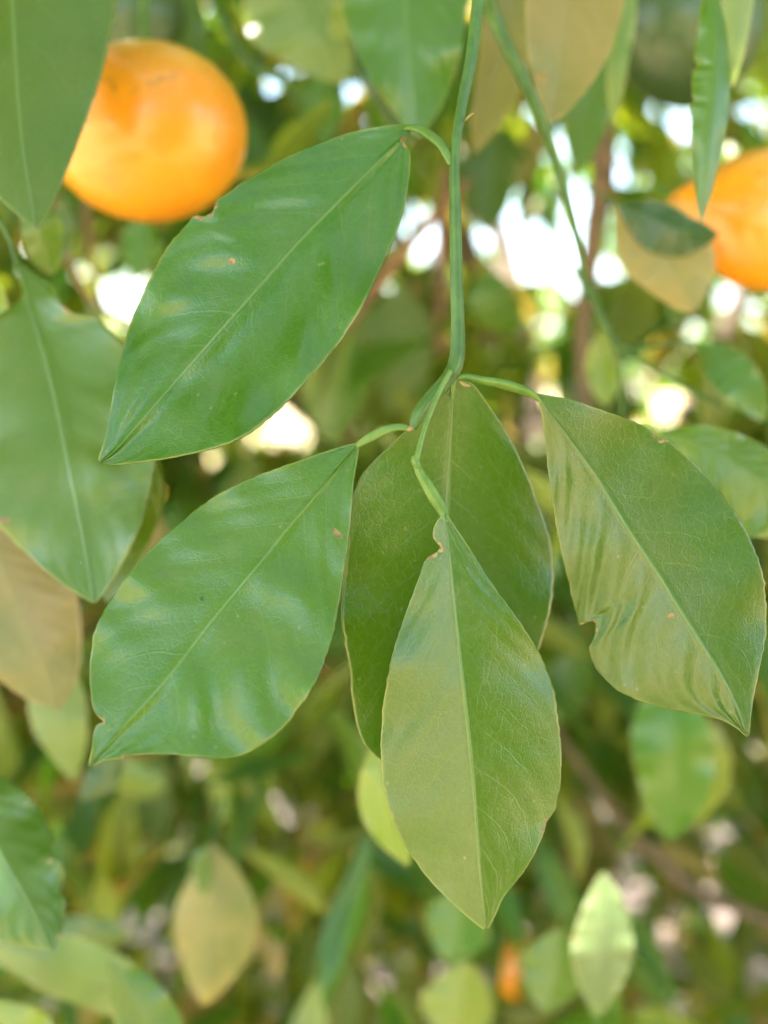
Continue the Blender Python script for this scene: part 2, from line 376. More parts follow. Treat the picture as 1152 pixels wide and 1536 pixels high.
def orient(d, roll):
    d = d / np.linalg.norm(d); ref = np.array([0, 0, 1.0]); x = np.cross(d, ref)
    if np.linalg.norm(x) < .05: x = np.array([1.0, 0, 0])
    x /= np.linalg.norm(x); z = np.cross(x, d); c, s = math.cos(roll), math.sin(roll)
    x2 = x * c + z * s; return np.stack([x2, d, np.cross(x2, d)], 1)
def mass_mesh(name, items):
    """items: (pos, rotation 3x3, length, template) merged into one mesh"""
    Vs, Fs, UVs, Ts = [], [], [], []; off = 0
    for (p, Rm, L, k) in items:
        v, f, uv = TPL[k]; Vs.append(p + (v * L) @ Rm.T); Fs.append(f + off); UVs.append(uv); Ts.append(np.full(len(v), rng.uniform())); off += len(v)
    V = np.vstack(Vs); F = np.vstack(Fs); UV = np.vstack(UVs); Tn = np.concatenate(Ts)
    me = bpy.data.meshes.new(name); me.vertices.add(len(V)); me.vertices.foreach_set('co', V.ravel())
    me.loops.add(F.size); me.loops.foreach_set('vertex_index', F.ravel().astype(np.int32))
    me.polygons.add(len(F)); me.polygons.foreach_set('loop_start', np.arange(0, F.size, 4, dtype=np.int32)); me.polygons.foreach_set('loop_total', np.full(len(F), 4, np.int32))
    me.polygons.foreach_set('use_smooth', [True] * len(F)); me.update(calc_edges=True); me.validate()
    u = me.uv_layers.new(name='blade'); u.data.foreach_set('uv', UV[F.ravel()].ravel())
    me.attributes.new('tint', 'FLOAT', 'POINT').data.foreach_set('value', Tn.astype(np.float32)); return me

GAPS = [(628, 345, 20), (640, 372, 20), (765, 350, 42), (790, 390, 42), (850, 372, 26), (846, 400, 20), (905, 410, 20), (870, 312, 20), (932, 270, 14), (855, 435, 10), (775, 500, 20), (748, 515, 12),
        (820, 485, 10), (805, 612, 34), (792, 645, 22), (1000, 612, 26), (1083, 512, 14), (1032, 490, 14), (1105, 450, 32), (1140, 455, 20), (185, 450, 38), (437, 635, 24), (1028, 185, 12), (1035, 205, 12),
        (525, 135, 10), (885, 345, 14), (1060, 1205, 18), (1062, 1255, 18), (1075, 1305, 14), (960, 1340, 18), (745, 450, 8), (430, 600, 12), (720, 365, 12), (280, 1240, 50), (220, 1420, 50), (240, 1300, 40), (470, 1230, 30), (610, 1390, 25)]
def project(p):
    d = p - CAM; D = d @ FW
    if D < .02: return None
    k = 576 / (T * D); return 576 + (d @ RT) * k, 768 - (d @ UP) * k, D
SUNV = np.array(sd)
FL_PX = [(872, 1185, 13), (912, 1212, 12), (1060, 1203, 12), (1064, 1250, 14), (1078, 1305, 12), (962, 1338, 13), (1105, 1210, 9), (1055, 1365, 10), (940, 1370, 8), (578, 1500, 10), (20, 1225, 10), (640, 1470, 8), (1120, 1130, 12), (1095, 1395, 8), (1010, 1420, 8)]
FLECKS = []
GAPS += [(a_, b_, 8) for a_, b_ in ((455, 612), (402, 652), (448, 662), (955, 655), (700, 392), (596, 470), (410, 135), (1060, 380), (1135, 480), (530, 668), (745, 325), (728, 280), (842, 195), (1005, 560), (960, 580), (310, 690), (330, 720), (700, 610), (770, 690), (120, 420), (150, 505), (560, 620), (1120, 170), (985, 160))]
FL_PX = [(a_, b_, c_ * .55) for a_, b_, c_ in FL_PX]
for (x_, y_, r_) in FL_PX:
    dd = P(x_, y_, 1.0) - CAM; FLECKS.append(CAM + dd * (CAM[2] / -dd[2]))
FLECKS.append(P(885, 1400, .505))
GAPS = [g_ for g_ in GAPS if g_[1] < 700] + FL_PX + [(768, 1445, 22), (322, 1250, 5), (240, 1290, 14), (215, 1400, 18), (250, 1440, 14), (440, 1225, 8)]
def blocked(p, L):
    q = project(p)
    if q is None: return False
    for (x, y, r) in GAPS:
        if (q[0] - x) ** 2 + (q[1] - y) ** 2 < (.78 * r + .22 * L * 576 / (T * q[2])) ** 2: return True
    for g0 in FLECKS:
        dv = p - g0; al = dv @ SUNV
        if al > 0 and np.linalg.norm(dv - SUNV * al) < .045 + .15 * L: return True
    return False
def in_view(q, m=120): return q is not None and -m < q[0] < 1152 + m and -m < q[1] < 1536 + m

# ------------------------------------------------------------------ the tree the twigs hang from
TX, TY = .35, 2.15
tree = thing('citrus_tree', 'leafy citrus tree filling the blurred background behind the hanging leaves', 'tree', (TX, TY, 0))
def world_tube(name, pts, rad, parent, mat='bark', n=24, seg=12):
    r = smoothpath([tuple(p) + (q,) for p, q in zip(pts, rad)], n) if False else None
    p = np.array([list(a) + [b] for a, b in zip(pts, rad)], float)
    t = np.linspace(0, len(p) - 1, n); q = np.stack([np.interp(t, np.arange(len(p)), p[:, k]) for k in range(4)], 1)
    q[1:-1] = (q[:-2] + q[1:-1] * 2 + q[2:]) / 4
    return link(name, tube_mesh(name, q[:, :3], q[:, 3], seg, .06, 1, .12), M[mat], parent)
world_tube('trunk', [(TX, TY, -.1), (TX + .02, TY, .25), (TX - .02, TY + .03, .6), (TX, TY, .95)], [.10, .075, .065, .06], tree, n=30, seg=16)
for (e, r0) in [((-.9, 1.4, 1.9), .035), ((1.4, 1.6, 1.8), .035), ((.2, 3.3, 2.2), .04), ((-.3, 2.0, 2.9), .035), ((-.8, 3.0, 1.6), .03), ((1.3, 2.9, 2.3), .03)]:
    s = np.array([TX, TY, .85]); e = np.array(e); md = (s + e) / 2 + np.array([0, 0, .12])
    world_tube('branch', [s, md, e], [r0, r0 * .7, r0 * .25], tree, n=18, seg=10)
items = []; near = []
def grow(n, centre, rad, spread, lo, hi, dmin, zmin=.3, clear=True, fill=.45):
    made = 0; tries = 0; out_ = []
    centre = np.array(centre, float); rad = np.array(rad, float)
    while made < n and tries < n * 12:
        tries += 1
        d = rng.normal(size=3); d /= np.linalg.norm(d); rr = rng.uniform(.08, 1) ** fill
        p = centre + d * rr * rad
        if p[2] < zmin + .25 * rng.uniform(): continue
        q = project(p)
        if in_view(q, 350) and q[2] < dmin: continue
        if np.linalg.norm(p - CAM) < .5: continue
        out = p - centre; out[2] = 0; out /= np.linalg.norm(out) + .3
        dr = out * spread + np.array([0, 0, -1.0]) * rng.uniform(.1, 1.3) + rng.normal(size=3) * .45
        L = rng.uniform(lo, hi); c = p + dr / np.linalg.norm(dr) * L * .5
        fd = c - FLECKS[-1]
        if np.linalg.norm(fd - SUNV * (fd @ SUNV)) < .03 + .2 * L: continue
        if clear and blocked(c, L): continue
        out_.append((p, orient(dr, rng.normal() * .7), L, int(rng.integers(14)))); made += 1
    return out_
items += grow(33000, (.1, 2.45, 1.75), (2.4, 2.1, 1.45), .7, .06, .10, .95)
items += grow(5200, (.0, 1.0, 1.20), (.85, .42, .85), .7, .06, .095, .62, fill=.6)
items += grow(8500, (-.1, .25, 2.25), (2.2, 1.75, .42), .7, .06, .10, .9, clear=False)  # overhead canopy out of view, added for shade and a narrower sky reflection
items += grow(2600, (-.46, .42, 2.15), (.60, .50, .28), .7, .06, .10, .9, clear=False)  # dense unseen clump added to block the sun from the upper left leaf
# extra unseen leaves added overhead to keep the sun off the hanging cluster
MID = np.array([it[0] + it[1][:, 1] * it[2] * .5 for it in items]); LEN = np.array([it[2] for it in items])
for cx, cy, rx_, ry_, DD in [(380, 440, 240, 260, .272), (330, 900, 210, 250, .26), (705, 1080, 140, 320, .26), (980, 850, 180, 270, .27), (670, 800, 160, 260, .28), (60, 150, 110, 200, .32), (222, 120, 150, 150, .39), (110, 640, 140, 280, .34), (60, 940, 80, 130, .38), (20, 1300, 90, 140, .35)]:
    for gx in np.linspace(-1, 1, 11):
        for gy in np.linspace(-1, 1, 13):
            g0 = P(cx + gx * rx_, cy + gy * ry_, DD); dv = MID - g0; al = dv @ SUNV
            hits = np.sum((al > 0) & (np.linalg.norm(dv - al[:, None] * SUNV, axis=1) < .15 * LEN))
            for _ in range(max(0, 2 - hits)):
                L = rng.uniform(.08, .10); c = g0 + SUNV * rng.uniform(.78, 1.15); dr = rng.normal(size=3); dr -= SUNV * (dr @ SUNV) * .8; dr /= np.linalg.norm(dr)
                fd = c - FLECKS[-1]
                if np.linalg.norm(fd - SUNV * (fd @ SUNV)) < .05: continue
                x2 = np.cross(dr, SUNV); x2 /= np.linalg.norm(x2)
                items.append((c - dr * L * .5, np.stack([x2, dr, np.cross(x2, dr)], 1), L, int(rng.integers(14)))); MID = np.vstack([MID, c]); LEN = np.append(LEN, L)
for i, it in enumerate(items):
    q = project(it[0])
    if in_view(q, 0): near.append((q[2], i))
near.sort(); pick = [i for _, i in near[:240]]; ps = set(pick)
single = [mass_mesh('leaf', [(np.zeros(3), np.eye(3), 1.0, k)]) for k in range(14)]
for k, me in enumerate(single): me.materials.append(M['green'])
vari = [M['far_' + q] for q in ('green', 'tan', 'olive', 'blue', 'yellow', 'green', 'pale')]
for n_, i in enumerate(pick):
    p, Rm, L, k = items[i]
    o = bpy.data.objects.new('leaf', single[k]); COL.objects.link(o)
    o.material_slots[0].link = 'OBJECT'; o.material_slots[0].material = vari[(n_ * 5) % 7]
    mw = Matrix([[*(Rm[r] * L), p[r]] for r in range(3)] + [[0, 0, 0, 1]])
    o.parent = tree; o.matrix_basis = Matrix.Translation(-Vector(tree.location)) @ mw
rest = [items[i] for i in range(len(items)) if i not in ps]
third = len(rest)
sets = [('green', rest[0::10] + rest[1::10] + rest[2::10]), ('olive', rest[3::10] + rest[4::10]), ('yellow', rest[5::10] + rest[7::20]), ('blue', rest[6::10]), ('tan', rest[8::10] + rest[17::20]), ('pale', rest[9::10])]
for mt, its in sets:
    o = link('foliage', mass_mesh('foliage', its), M['far_' + mt], tree, kind='stuff')

# neighbouring trees of the orchard, then two unseen ones added for leaf reflections
def far_tree(label, x, y, rx, rz, cz, n, clear, seed):
    t = thing('citrus_tree', label, 'tree', (x, y, 0))
    world_tube('trunk', [(x, y, -.1), (x + .03, y, .4), (x, y + .02, 1.0)], [.12, .09, .06], t, n=14, seg=12)
    for k in range(5):
        an = k * 1.26 + seed; e = np.array([x + math.cos(an) * rx * .6, y + math.sin(an) * rx * .6, cz + .3]); s0 = np.array([x, y, .9])
        world_tube('branch', [s0, (s0 + e) / 2 + np.array([0, 0, .1]), e], [.04, .03, .012], t, n=10, seg=8)
    it = grow(n, (x, y, cz), (rx, rx, rz), .7, .08, .13, .9, clear=clear, zmin=.1)
    link('crown', mass_mesh('crown', it), M['green'], t, kind='stuff')
far_tree('next tree of the orchard row, showing low between the leaves on the left', -2.6, 6.4, 1.9, 1.35, 1.5, 6500, True, 1)
far_tree('next tree of the orchard row, showing low between the leaves on the right', 2.2, 6.8, 2.0, 1.4, 1.5, 6500, True, 2)
far_tree('unseen tree added behind the camera on the left for dark leaf reflections', -3.0, -2.3, 1.4, 1.0, 2.1, 5000, False, 4)  # added out of view so the glossy leaves mirror darker green
far_tree('unseen tree added behind the camera on the right for green leaf reflections', 1.6, -1.9, 1.25, 1.5, 1.5, 7000, False, 3)  # added out of view so right leaf halves mirror green

# leaf litter on the soil
lit = []
for _ in range(5200):
    x, y = rng.normal() * 2.6, 2.2 + abs(rng.normal()) * 3.0 - 1.2
    a = rng.uniform(0, 6.28); lit.append((np.array([x, y, .035 + rng.uniform(0, .02)]), orient(np.array([math.cos(a), math.sin(a), rng.normal() * .15]), rng.normal() * .35), rng.uniform(.05, .09), int(rng.integers(14))))
M['litter'] = leaf_material('fallen_leaf', (.24, .16, .10), (.36, .26, .17), vein=(.5, .4, .28), margin=(.4, .3, .2), rough=.5, trans=.15, tcol=(.4, .25, .12), detail=False)
link('leaf_litter', mass_mesh('leaf_litter', lit), M['litter'], None, kind='stuff', label='dry brown fallen leaves lying over the soil under the tree', category='leaf litter')

# ================================================================== THE SHARP TWIG
def cv(*a): return lambda U: np.interp(U, np.linspace(0, 1, len(a)), a)
tw = thing('citrus_twig', 'sharp green citrus twig in the middle, hanging down with five broad leaves', 'twig', P(716, -60, .27))
px_tube('stem', [(722, -60, .285, 19), (716, 0, .283, 18), (707, 80, .28, 17), (692, 160, .277, 15), (682, 230, .274, 14), (683, 330, .272, 17), (685, 430, .271, 18), (687, 500, .270, 20), (684, 545, .269, 22), (668, 572, .268, 20), (645, 598, .267, 20), (628, 622, .266, 19), (619, 642, .266, 12)], M['stem'], tw, n=160, seg=30, ridge=.16, wobble=.04)
px_tube('side_shoot', [(676, 556, .266, 8), (660, 585, .264, 8), (644, 622, .262, 8), (633, 655, .261, 8), (627, 680, .260, 9), (623, 693, .260, 10)], M['petiole'], tw, n=40, seg=12, ridge=.1)
px_tube('bud', [(697, 182, .276, 3), (703, 175, .275, 4), (708, 171, .275, 3.5), (711, 170, .275, 1.5)], M['bud'], tw, n=10, seg=8)
px_tube('bud', [(612, 645, .263, 5), (616, 643, .262, 8), (621, 642, .262, 3)], M['bud'], tw, n=10, seg=8)
px_tube('bud', [(690, 572, .264, 3), (697, 577, .264, 6), (706, 579, .264, 2)], M['bud'], tw, n=10, seg=8)

# leaf 1: upper left
A = big_leaf('large glossy dark green upper leaf pointing down to the left', [(613, 199, .283), (560, 250, .281), (480, 330, .2775), (440, 372, .2757), (380, 440, .273), (300, 530, .270), (230, 610, .2680), (175, 673, .2668), (150, 694, .2665)],
    [(612, 197), (622, 188), (606, 186), (585, 187), (550, 193), (515, 201), (480, 214), (445, 228), (420, 240), (370, 269), (335, 293), (323, 300), (322, 310), (318, 319), (305, 325), (293, 323), (284, 331), (262, 356), (240, 387), (215, 437), (197, 480), (185, 520), (175, 560), (166, 610), (158, 655), (147, 688)][1:],
    [(614, 199), (611, 206), (605, 212), (607, 216), (612, 220), (616, 232), (614, 270), (608, 305), (598, 340), (585, 372), (570, 402), (552, 442), (530, 482), (512, 510), (490, 537), (450, 582), (425, 608), (400, 630), (375, 648), (350, 662), (310, 675), (270, 684), (235, 690), (200, 694), (175, 697), (150, 695)],
    'blue', tw, sl=cv(.05, .15, .15, .1), sr=cv(-.1, -.3, -.45, -.3), bow=2.0, ridge=.0009, rw=.12, seed=3, bulge=[(500, 455, 75, .0018, 100, 30), (445, 535, 80, .0022, 105, 28), (370, 600, 75, .0020, 110, 28), (280, 640, 60, .0016, 115, 26), (235, 440, 80, .0012, 5, 30), (310, 370, 80, .0010, 5, 28), (400, 280, 80, .0010, 0, 28)], amp=(.0004, .00028), wave=.0022, scars=[(322, 308, 6), (316, 320, 6), (300, 326, 6), (292, 323, 5), (606, 210, 6), (609, 218, 5), (348, 392, 6)], crinkle=.00035)
px_tube('petiole', [(677, 247, .2735, 11), (670, 232, .274, 14), (660, 216, .276, 15), (645, 204, .279, 16), (628, 194, .282, 14), (610, 192, .283, 10), (600, 200, .2832, 5)], M['petiole'], A, n=40, seg=12, ridge=.16, flat=.6)

# leaf 2: lower left
B = big_leaf('broad green lower left leaf with two pale sheen patches and a tan fleck', [(537, 667, .268), (500, 713, .2655), (420, 805, .2605), (385, 850, .258), (320, 928, .254), (250, 1018, .250), (190, 1085, .247), (155, 1127, .2455), (135, 1149, .245)],
    [(536, 664), (520, 667), (500, 673), (470, 683), (440, 694), (410, 704), (380, 715), (330, 739), (280, 774), (230, 818), (205, 845), (185, 872), (168, 897), (155, 918), (140, 950), (134, 1000), (137, 1050), (141, 1068), (150, 1076), (157, 1082), (146, 1086), (140, 1100), (138, 1125), (134, 1149)],
    [(539, 667), (538, 680), (530, 722), (526, 780), (520, 830), (514, 870), (508, 910), (498, 958), (480, 1010), (460, 1046), (435, 1080), (415, 1100), (400, 1112), (372, 1130), (340, 1137), (310, 1135), (280, 1133), (240, 1130), (190, 1132), (184, 1137), (162, 1139), (136, 1150)],
    'green', tw, sl=cv(.1, .1, .1, .0), sr=cv(-.05, -.2, -.25, -.1), ridge=.0005, rw=.07, seed=8, bulge=[(430, 880, 60, .0018, 20, 34), (360, 1010, 62, .0024, 75, 36), (290, 1050, 55, .0018, 80, 28)], amp=.00015, wave=.0016, scars=[(502, 797, 5), (507, 801, 5), (511, 805, 4), (153, 1081, 6), (146, 1077, 5), (186, 1135, 5)], darks=[(303, 898, 4)], crinkle=.00015)
px_tube('petiole', [(612, 642, .2645, 9), (596, 641, .2645, 11), (580, 645, .265, 13), (562, 653, .266, 14), (546, 662, .267, 12), (534, 671, .2678, 6), (524, 684, .2676, 4)], M['petiole'], B, n=40, seg=12, ridge=.16, flat=.6)

# leaf 3: front centre
Cc = big_leaf('front centre leaf hanging straight down, tan sheen on its left half', [(668, 771, .2615), (674, 830, .2612), (681, 900, .2608), (690, 990, .2604), (700, 1080, .2606), (709, 1170, .2612), (716, 1260, .262), (722, 1330, .263), (730, 1393, .264)],
    [(666, 770), (656, 780), (651, 790), (649, 800), (650, 808), (656, 815), (661, 821), (655, 829), (642, 835), (636, 843), (628, 868), (618, 895), (604, 932), (590, 975), (580, 1020), (573, 1070), (571, 1120), (573, 1170), (585, 1222), (605, 1266), (632, 1306), (662, 1340), (692, 1368), (716, 1388), (727, 1396)],
    [(670, 770), (683, 790), (702, 818), (722, 850), (742, 880), (762, 908), (782, 935), (800, 962), (815, 990), (826, 1015), (833, 1042), (838, 1080), (841, 1110), (843, 1150), (840, 1185), (833, 1215), (826, 1228), (820, 1232), (817, 1246), (813, 1258), (800, 1285), (785, 1310), (768, 1330), (754, 1348), (744, 1372), (733, 1394)],
    'green', tw, sl=cv(.2, .2, .2, .2), sr=cv(.2, .4, .45, .3), seed=14, amp=.0002, wave=.0010, scars=[(651, 808, 3), (658, 818, 5), (661, 824, 5), (651, 832, 5), (643, 836, 5), (819, 1232, 5), (816, 1246, 5), (697, 1287, 3)], crinkle=.0001)
px_tube('petiole', [(622, 688, .2602, 9), (628, 707, .2605, 13), (640, 728, .261, 17), (653, 750, .2615, 18), (664, 768, .262, 15), (669, 784, .2615, 6)], M['petiole'], Cc, n=40, seg=14, ridge=.15, flat=.5)
px_tube('joint', [(622, 684, .2602, 9), (623, 692, .260, 13), (627, 700, .2604, 11)], M['petiole'], Cc, n=14, seg=12, wobble=.25)

# leaf 4: behind the front one
Dd = big_leaf('dark green middle leaf seen behind the front one', [(680, 566, .272), (678, 620, .276), (674, 700, .280), (670, 780, .282), (664, 880, .2835), (655, 980, .284), (640, 1080, .285), (625, 1160, .286)],
    [(678, 566), (664, 584), (640, 612), (615, 640), (590, 664), (560, 692), (540, 716), (530, 745), (524, 790), (519, 840), (514, 890), (512, 930), (520, 975), (526, 1010), (528, 1050), (534, 1085), (546, 1118), (570, 1140), (620, 1162)],
    [(684, 567), (700, 570), (714, 580), (732, 606), (750, 632), (768, 662), (784, 695), (798, 728), (810, 762), (822, 795), (830, 830), (832, 865), (829, 900), (820, 940), (812, 965), (806, 982), (800, 975), (785, 1000), (750, 1050), (700, 1110), (660, 1150), (628, 1164)],
    'green', tw, sl=cv(-.3, -.4, -.35, -.2), sr=cv(.4, .45, .3, .1), seed=21, amp=(.00012, .0001), wave=.0008, nu=160, nv=61, scars=[(808, 980, 5)])
px_tube('petiole', [(688, 548, .270, 14), (684, 560, .271, 12), (680, 575, .272, 8), (679, 600, .2735, 4)], M['petiole'], Dd, n=20, seg=12, flat=.6)

# leaf 5: right
E = big_leaf('right hand leaf with a bitten notch and tan streaks towards its tip', [(805, 592, .268), (835, 633, .269), (868, 678, .270), (900, 724, .271), (940, 790, .271), (985, 858, .271), (1030, 930, .270), (1080, 1010, .269), (1108, 1065, .2685), (1122, 1104, .268)],
    [(805, 593), (812, 620), (817, 655), (820, 690), (826, 740), (833, 785), (842, 830), (852, 872), (862, 912), (868, 940), (878, 935), (889, 931), (893, 937), (893, 950), (888, 962), (882, 972), (892, 1000), (905, 1016), (925, 1036), (950, 1048), (975, 1056), (1005, 1064), (1030, 1069), (1060, 1074), (1085, 1081), (1104, 1092), (1120, 1105)],
    [(807, 590), (830, 594), (855, 599), (880, 607), (905, 615), (930, 624), (955, 634), (972, 642), (982, 652), (990, 660), (1000, 658), (1012, 668), (1032, 685), (1052, 704), (1072, 726), (1100, 765), (1120, 795), (1135, 830), (1146, 865), (1150, 920), (1150, 950), (1143, 985), (1136, 1020), (1128, 1060), (1124, 1104)],
    'olive', tw, sl=cv(.15, .2, .3, .3), sr=cv(.0, .08, .15, .3), bow=1.6, env=([0, .3, .55, 1], [.25, .3, 1, .9]), seed=30, amp=(.0010, .0001), wave=.0012, scars=[(873, 937, 4), (889, 932, 5), (894, 945, 4), (984, 654, 5), (992, 660, 6), (1002, 659, 4), (1007, 924, 5)], crinkle=.00012)
px_tube('petiole', [(687, 568, .267, 10), (700, 566, .2665, 15), (725, 571, .2665, 16), (750, 575, .267, 18), (775, 582, .2675, 19), (796, 590, .268, 15), (812, 603, .2685, 6), (822, 617, .2687, 4)], M['petiole'], E, n=40, seg=12, ridge=.16, flat=.6)

# ================================================================== NEIGHBOURING TWIGS
def twig(label, stems, leaves, group=None, at=None, stemmat='stem'):
    a = at or (stems[0][0][:3] if stems else leaves[0]['mid'][0])
    t = thing('citrus_twig', label, 'twig', P(*a), group)
    for r in stems: px_tube('stem', r, M[stemmat], t, n=40, seg=10)
    for k in leaves:
        k = dict(k); mid = k.pop('mid'); wl = k.pop('wl'); wr = k.pop('wr'); px_leaf(mid, wl, wr, k.pop('mat'), t, **k)
    return t
L_ = lambda mid, wl, wr, mat, sl=.2, sr=.2, seed=0, **k: dict(mid=mid, wl=wl, wr=wr, mat=mat, sl=sl, sr=sr, seed=seed, **k)

twig('broad dark green leaf with its stalk hanging across the left orange', [[(-10, -460, .325, 12), (-4, -440, .325, 9), (0, -410, .325, 6)]],
     [L_([(0, -420, .350), (8, -220, .340), (18, 0, .329), (32, 200, .320), (55, 343, .314)], 150, 156, 'green', .1, .15, 41, nu=120, nv=31, thick=.0004, wave=.001, amp=.0002)])
twig('tall two toned leaf on the left edge, olive left half and bluish right half', [[(-20, 300, .345, 6), (10, 350, .343, 7), (26, 396, .342, 6)]],
     [L_([(24, 390, .358), (48, 470, .350), (76, 570, .341), (100, 680, .332), (122, 790, .324), (142, 905, .318)], 150, 136, 'green', .3, -.35, 42, nu=110, nv=31, thick=.0004, wave=.0018, amp=.0002, bulge=[(150, 710, 45, .003)], bites=[(1, .16, .05, .30), (-1, .08, .05, .9)], scars=[(100, 462, 8), (8, 780, 8)]),
      L_([(150, 560, .372), (176, 660, .366), (186, 760, .362), (160, 905, .36)], 60, 56, 'olive', .3, -.2, 142, nu=60, nv=21, bites=[(-1, .5, .04, .15), (-1, .7, .03, .12)]),
      L_([(-40, 380, .36), (-10, 480, .36), (10, 560, .37)], 40, 30, 'yellow', .2, .2, 43)])
twig('buff coloured curled leaf at the left edge under the tall leaf', [[(-60, 760, .39, 6), (-20, 790, .385, 6)]],
     [L_([(-30, 780, .385), (20, 880, .38), (60, 980, .378), (90, 1066, .38)], 100, 86, 'tan', .1, .25, 44, nu=60, nv=21, thick=.0004)])
twig('light green leaf tucked behind the buff leaf', [], [L_([(40, 960, .47), (80, 1040, .46), (100, 1110, .46), (110, 1172, .47)], 44, 42, 'pale', .2, .2, 45), L_([(170, 1080, .5), (165, 1150, .5), (120, 1200, .5)], 30, 24, 'dark', .2, .2, 46)])
twig('green leaf with pale nibbled edge at the lower left', [[(-130, 1090, .35, 8), (-90, 1130, .35, 6)]],
     [L_([(-90, 1130, .375), (-30, 1230, .36), (30, 1330, .345), (80, 1425, .335)], 130, 88, 'green', .15, .2, 47, nu=90, nv=25, thick=.0004, wave=.0018, scars=[(40, 1225, 4), (75, 1292, 5), (88, 1405, 4)], bites=[(1, .62, .03, .12), (1, .78, .03, .12)])])
twig('leaves with tan undersides fanned along the bottom left corner', [[(-80, 1560, .5, 9), (60, 1500, .5, 7), (160, 1480, .5, 5)]],
     [L_([(-60, 1400, .5), (60, 1440, .49), (170, 1480, .5), (260, 1560, .5)], 45, 55, 'pale', .2, .3, 48), L_([(160, 1440, .42), (215, 1520, .42), (250, 1620, .42)], 45, 50, 'blue', .2, .2, 49),
      L_([(20, 1440, .6), (100, 1405, .6), (200, 1400, .6)], 35, 30, 'olive', .3, .2, 50), L_([(-40, 1500, .45), (30, 1560, .45), (90, 1640, .45)], 60, 50, 'yellow', .2, .2, 51)])
twig('wide dark leaf with bluish sheen hanging above the sharp twig', [[(598, -300, .39, 10), (600, -250, .388, 8)]],
     [L_([(600, -260, .385), (604, -90, .38), (612, 60, .378), (628, 208, .38)], 92, 100, 'blue', .1, .1, 52, nu=80, nv=25, wave=.0025),
      L_([(560, -60, .40), (566, 40, .40), (585, 130, .40), (600, 205, .41)], 40, 40, 'dark', .2, .1, 53)])
twig('buff patched leaves hanging right of the sharp twig at the top', [[(722, -60, .33, 22), (732, -10, .335, 24), (740, 25, .34, 22), (768, 88, .345, 19), (808, 170, .355, 17), (838, 258, .37, 14), (858, 330, .38, 13), (872, 390, .39, 10), (880, 450, .40, 8)]],
     [L_([(880, -230, .37), (866, -80, .365), (848, 50, .363), (826, 186, .365)], 66, 84, 'tan', .15, .2, 54, nu=70, nv=25, scars=[(812, 118, 9)]),
      L_([(800, -160, .44), (775, -20, .44), (745, 110, .44), (712, 232, .44)], 40, 46, 'tan', .2, .2, 55),
      L_([(905, -40, .5), (900, 60, .48), (880, 160, .48), (868, 265, .48)], 42, 44, 'green', .2, .2, 56),
      L_([(948, -60, .42), (936, 40, .42), (925, 110, .42), (918, 190, .43)], 16, 18, 'pale', .3, .3, 57)])
twig('narrow folded leaf seen almost edge on over the right orange', [[(1055, -90, .33, 6), (1058, -50, .33, 6)]],
     [L_([(1060, -60, .33), (1072, 40, .327), (1072, 140, .326), (1062, 240, .327), (1052, 334, .33)], 34, 24, 'green', .8, .9, 58, nu=90, nv=21, amp=.0001, thick=.0004, bites=[(-1, .40, .012, .15), (-1, .54, .012, .12)])])
twig('short pale leaf tip at the top right', [], [L_([(1108, -160, .36), (1108, -60, .355), (1104, 40, .355), (1098, 132, .36)], 24, 26, 'pale', .6, .6, 59)])
twig('drooping leaf with a buff lower half beside the right orange', [[(880, 280, .42, 5), (905, 295, .42, 5), (925, 308, .415, 5)]],
     [L_([(922, 306, .41), (960, 340, .405), (1005, 395, .402), (1040, 470, .405)], 62, 74, 'tan', .3, .25, 60, nu=60, nv=21),
      L_([(922, 304, .405), (965, 322, .40), (1020, 345, .398), (1078, 352, .40)], 46, 30, 'dark', .3, .1, 61, nu=60, nv=21)])
twig('plain green leaf behind the right hand sharp leaf', [[(960, 640, .37, 5), (985, 645, .37, 5)]],
     [L_([(985, 646, .37), (1060, 670, .362), (1140, 720, .358), (1250, 800, .36)], 90, 46, 'green', .15, .15, 62, nu=80, nv=25, wave=.002)])
twig('silvery blue leaf on a thin forked stem at the right', [[(870, 400, .44, 12), (905, 480, .44, 12), (932, 520, .44, 10), (990, 518, .44, 7), (1040, 512, .45, 5)], [(932, 524, .44, 8), (990, 560, .44, 8), (1050, 592, .44, 7), (1090, 610, .44, 5)], [(928, 510, .44, 8), (932, 570, .45, 8), (934, 640, .46, 6)]],
     [L_([(1040, 512, .44), (1085, 545, .435), (1120, 585, .435), (1148, 632, .44)], 36, 34, 'blue', -.3, .1, 63, nu=50, nv=17),
      L_([(905, 490, .5), (900, 540, .5), (910, 610, .5)], 24, 28, 'yellow', .2, .2, 65)])
twig('upright bright leaf with a white lit edge at the lower right', [[(895, 1580, .51, 6), (895, 1525, .505, 6)]],
     [L_([(895, 1530, .505), (902, 1460, .50), (908, 1385, .50), (905, 1308, .505)], 44, 46, 'pale', -.3, .4, 66, nu=70, nv=21, thick=.0004, scars=[(860, 1405, 6), (858, 1450, 6)])])
twig('big soft green leaf hanging below the right hand sharp leaf', [],
     [L_([(1000, 1000, .56), (1010, 1080, .55), (1015, 1170, .55), (1005, 1262, .56)], 72, 62, 'green', .1, .2, 67, wave=.003),
      L_([(1070, 1080, .58), (1072, 1150, .58), (1040, 1240, .6)], 34, 26, 'yellow', .2, .2, 68)])
twig('yellow green leaf peeping out behind the front centre leaf', [],
     [L_([(590, 1080, .42), (572, 1150, .415), (578, 1220, .415), (612, 1300, .42)], 34, 40, 'yellow', .2, .2, 69)])
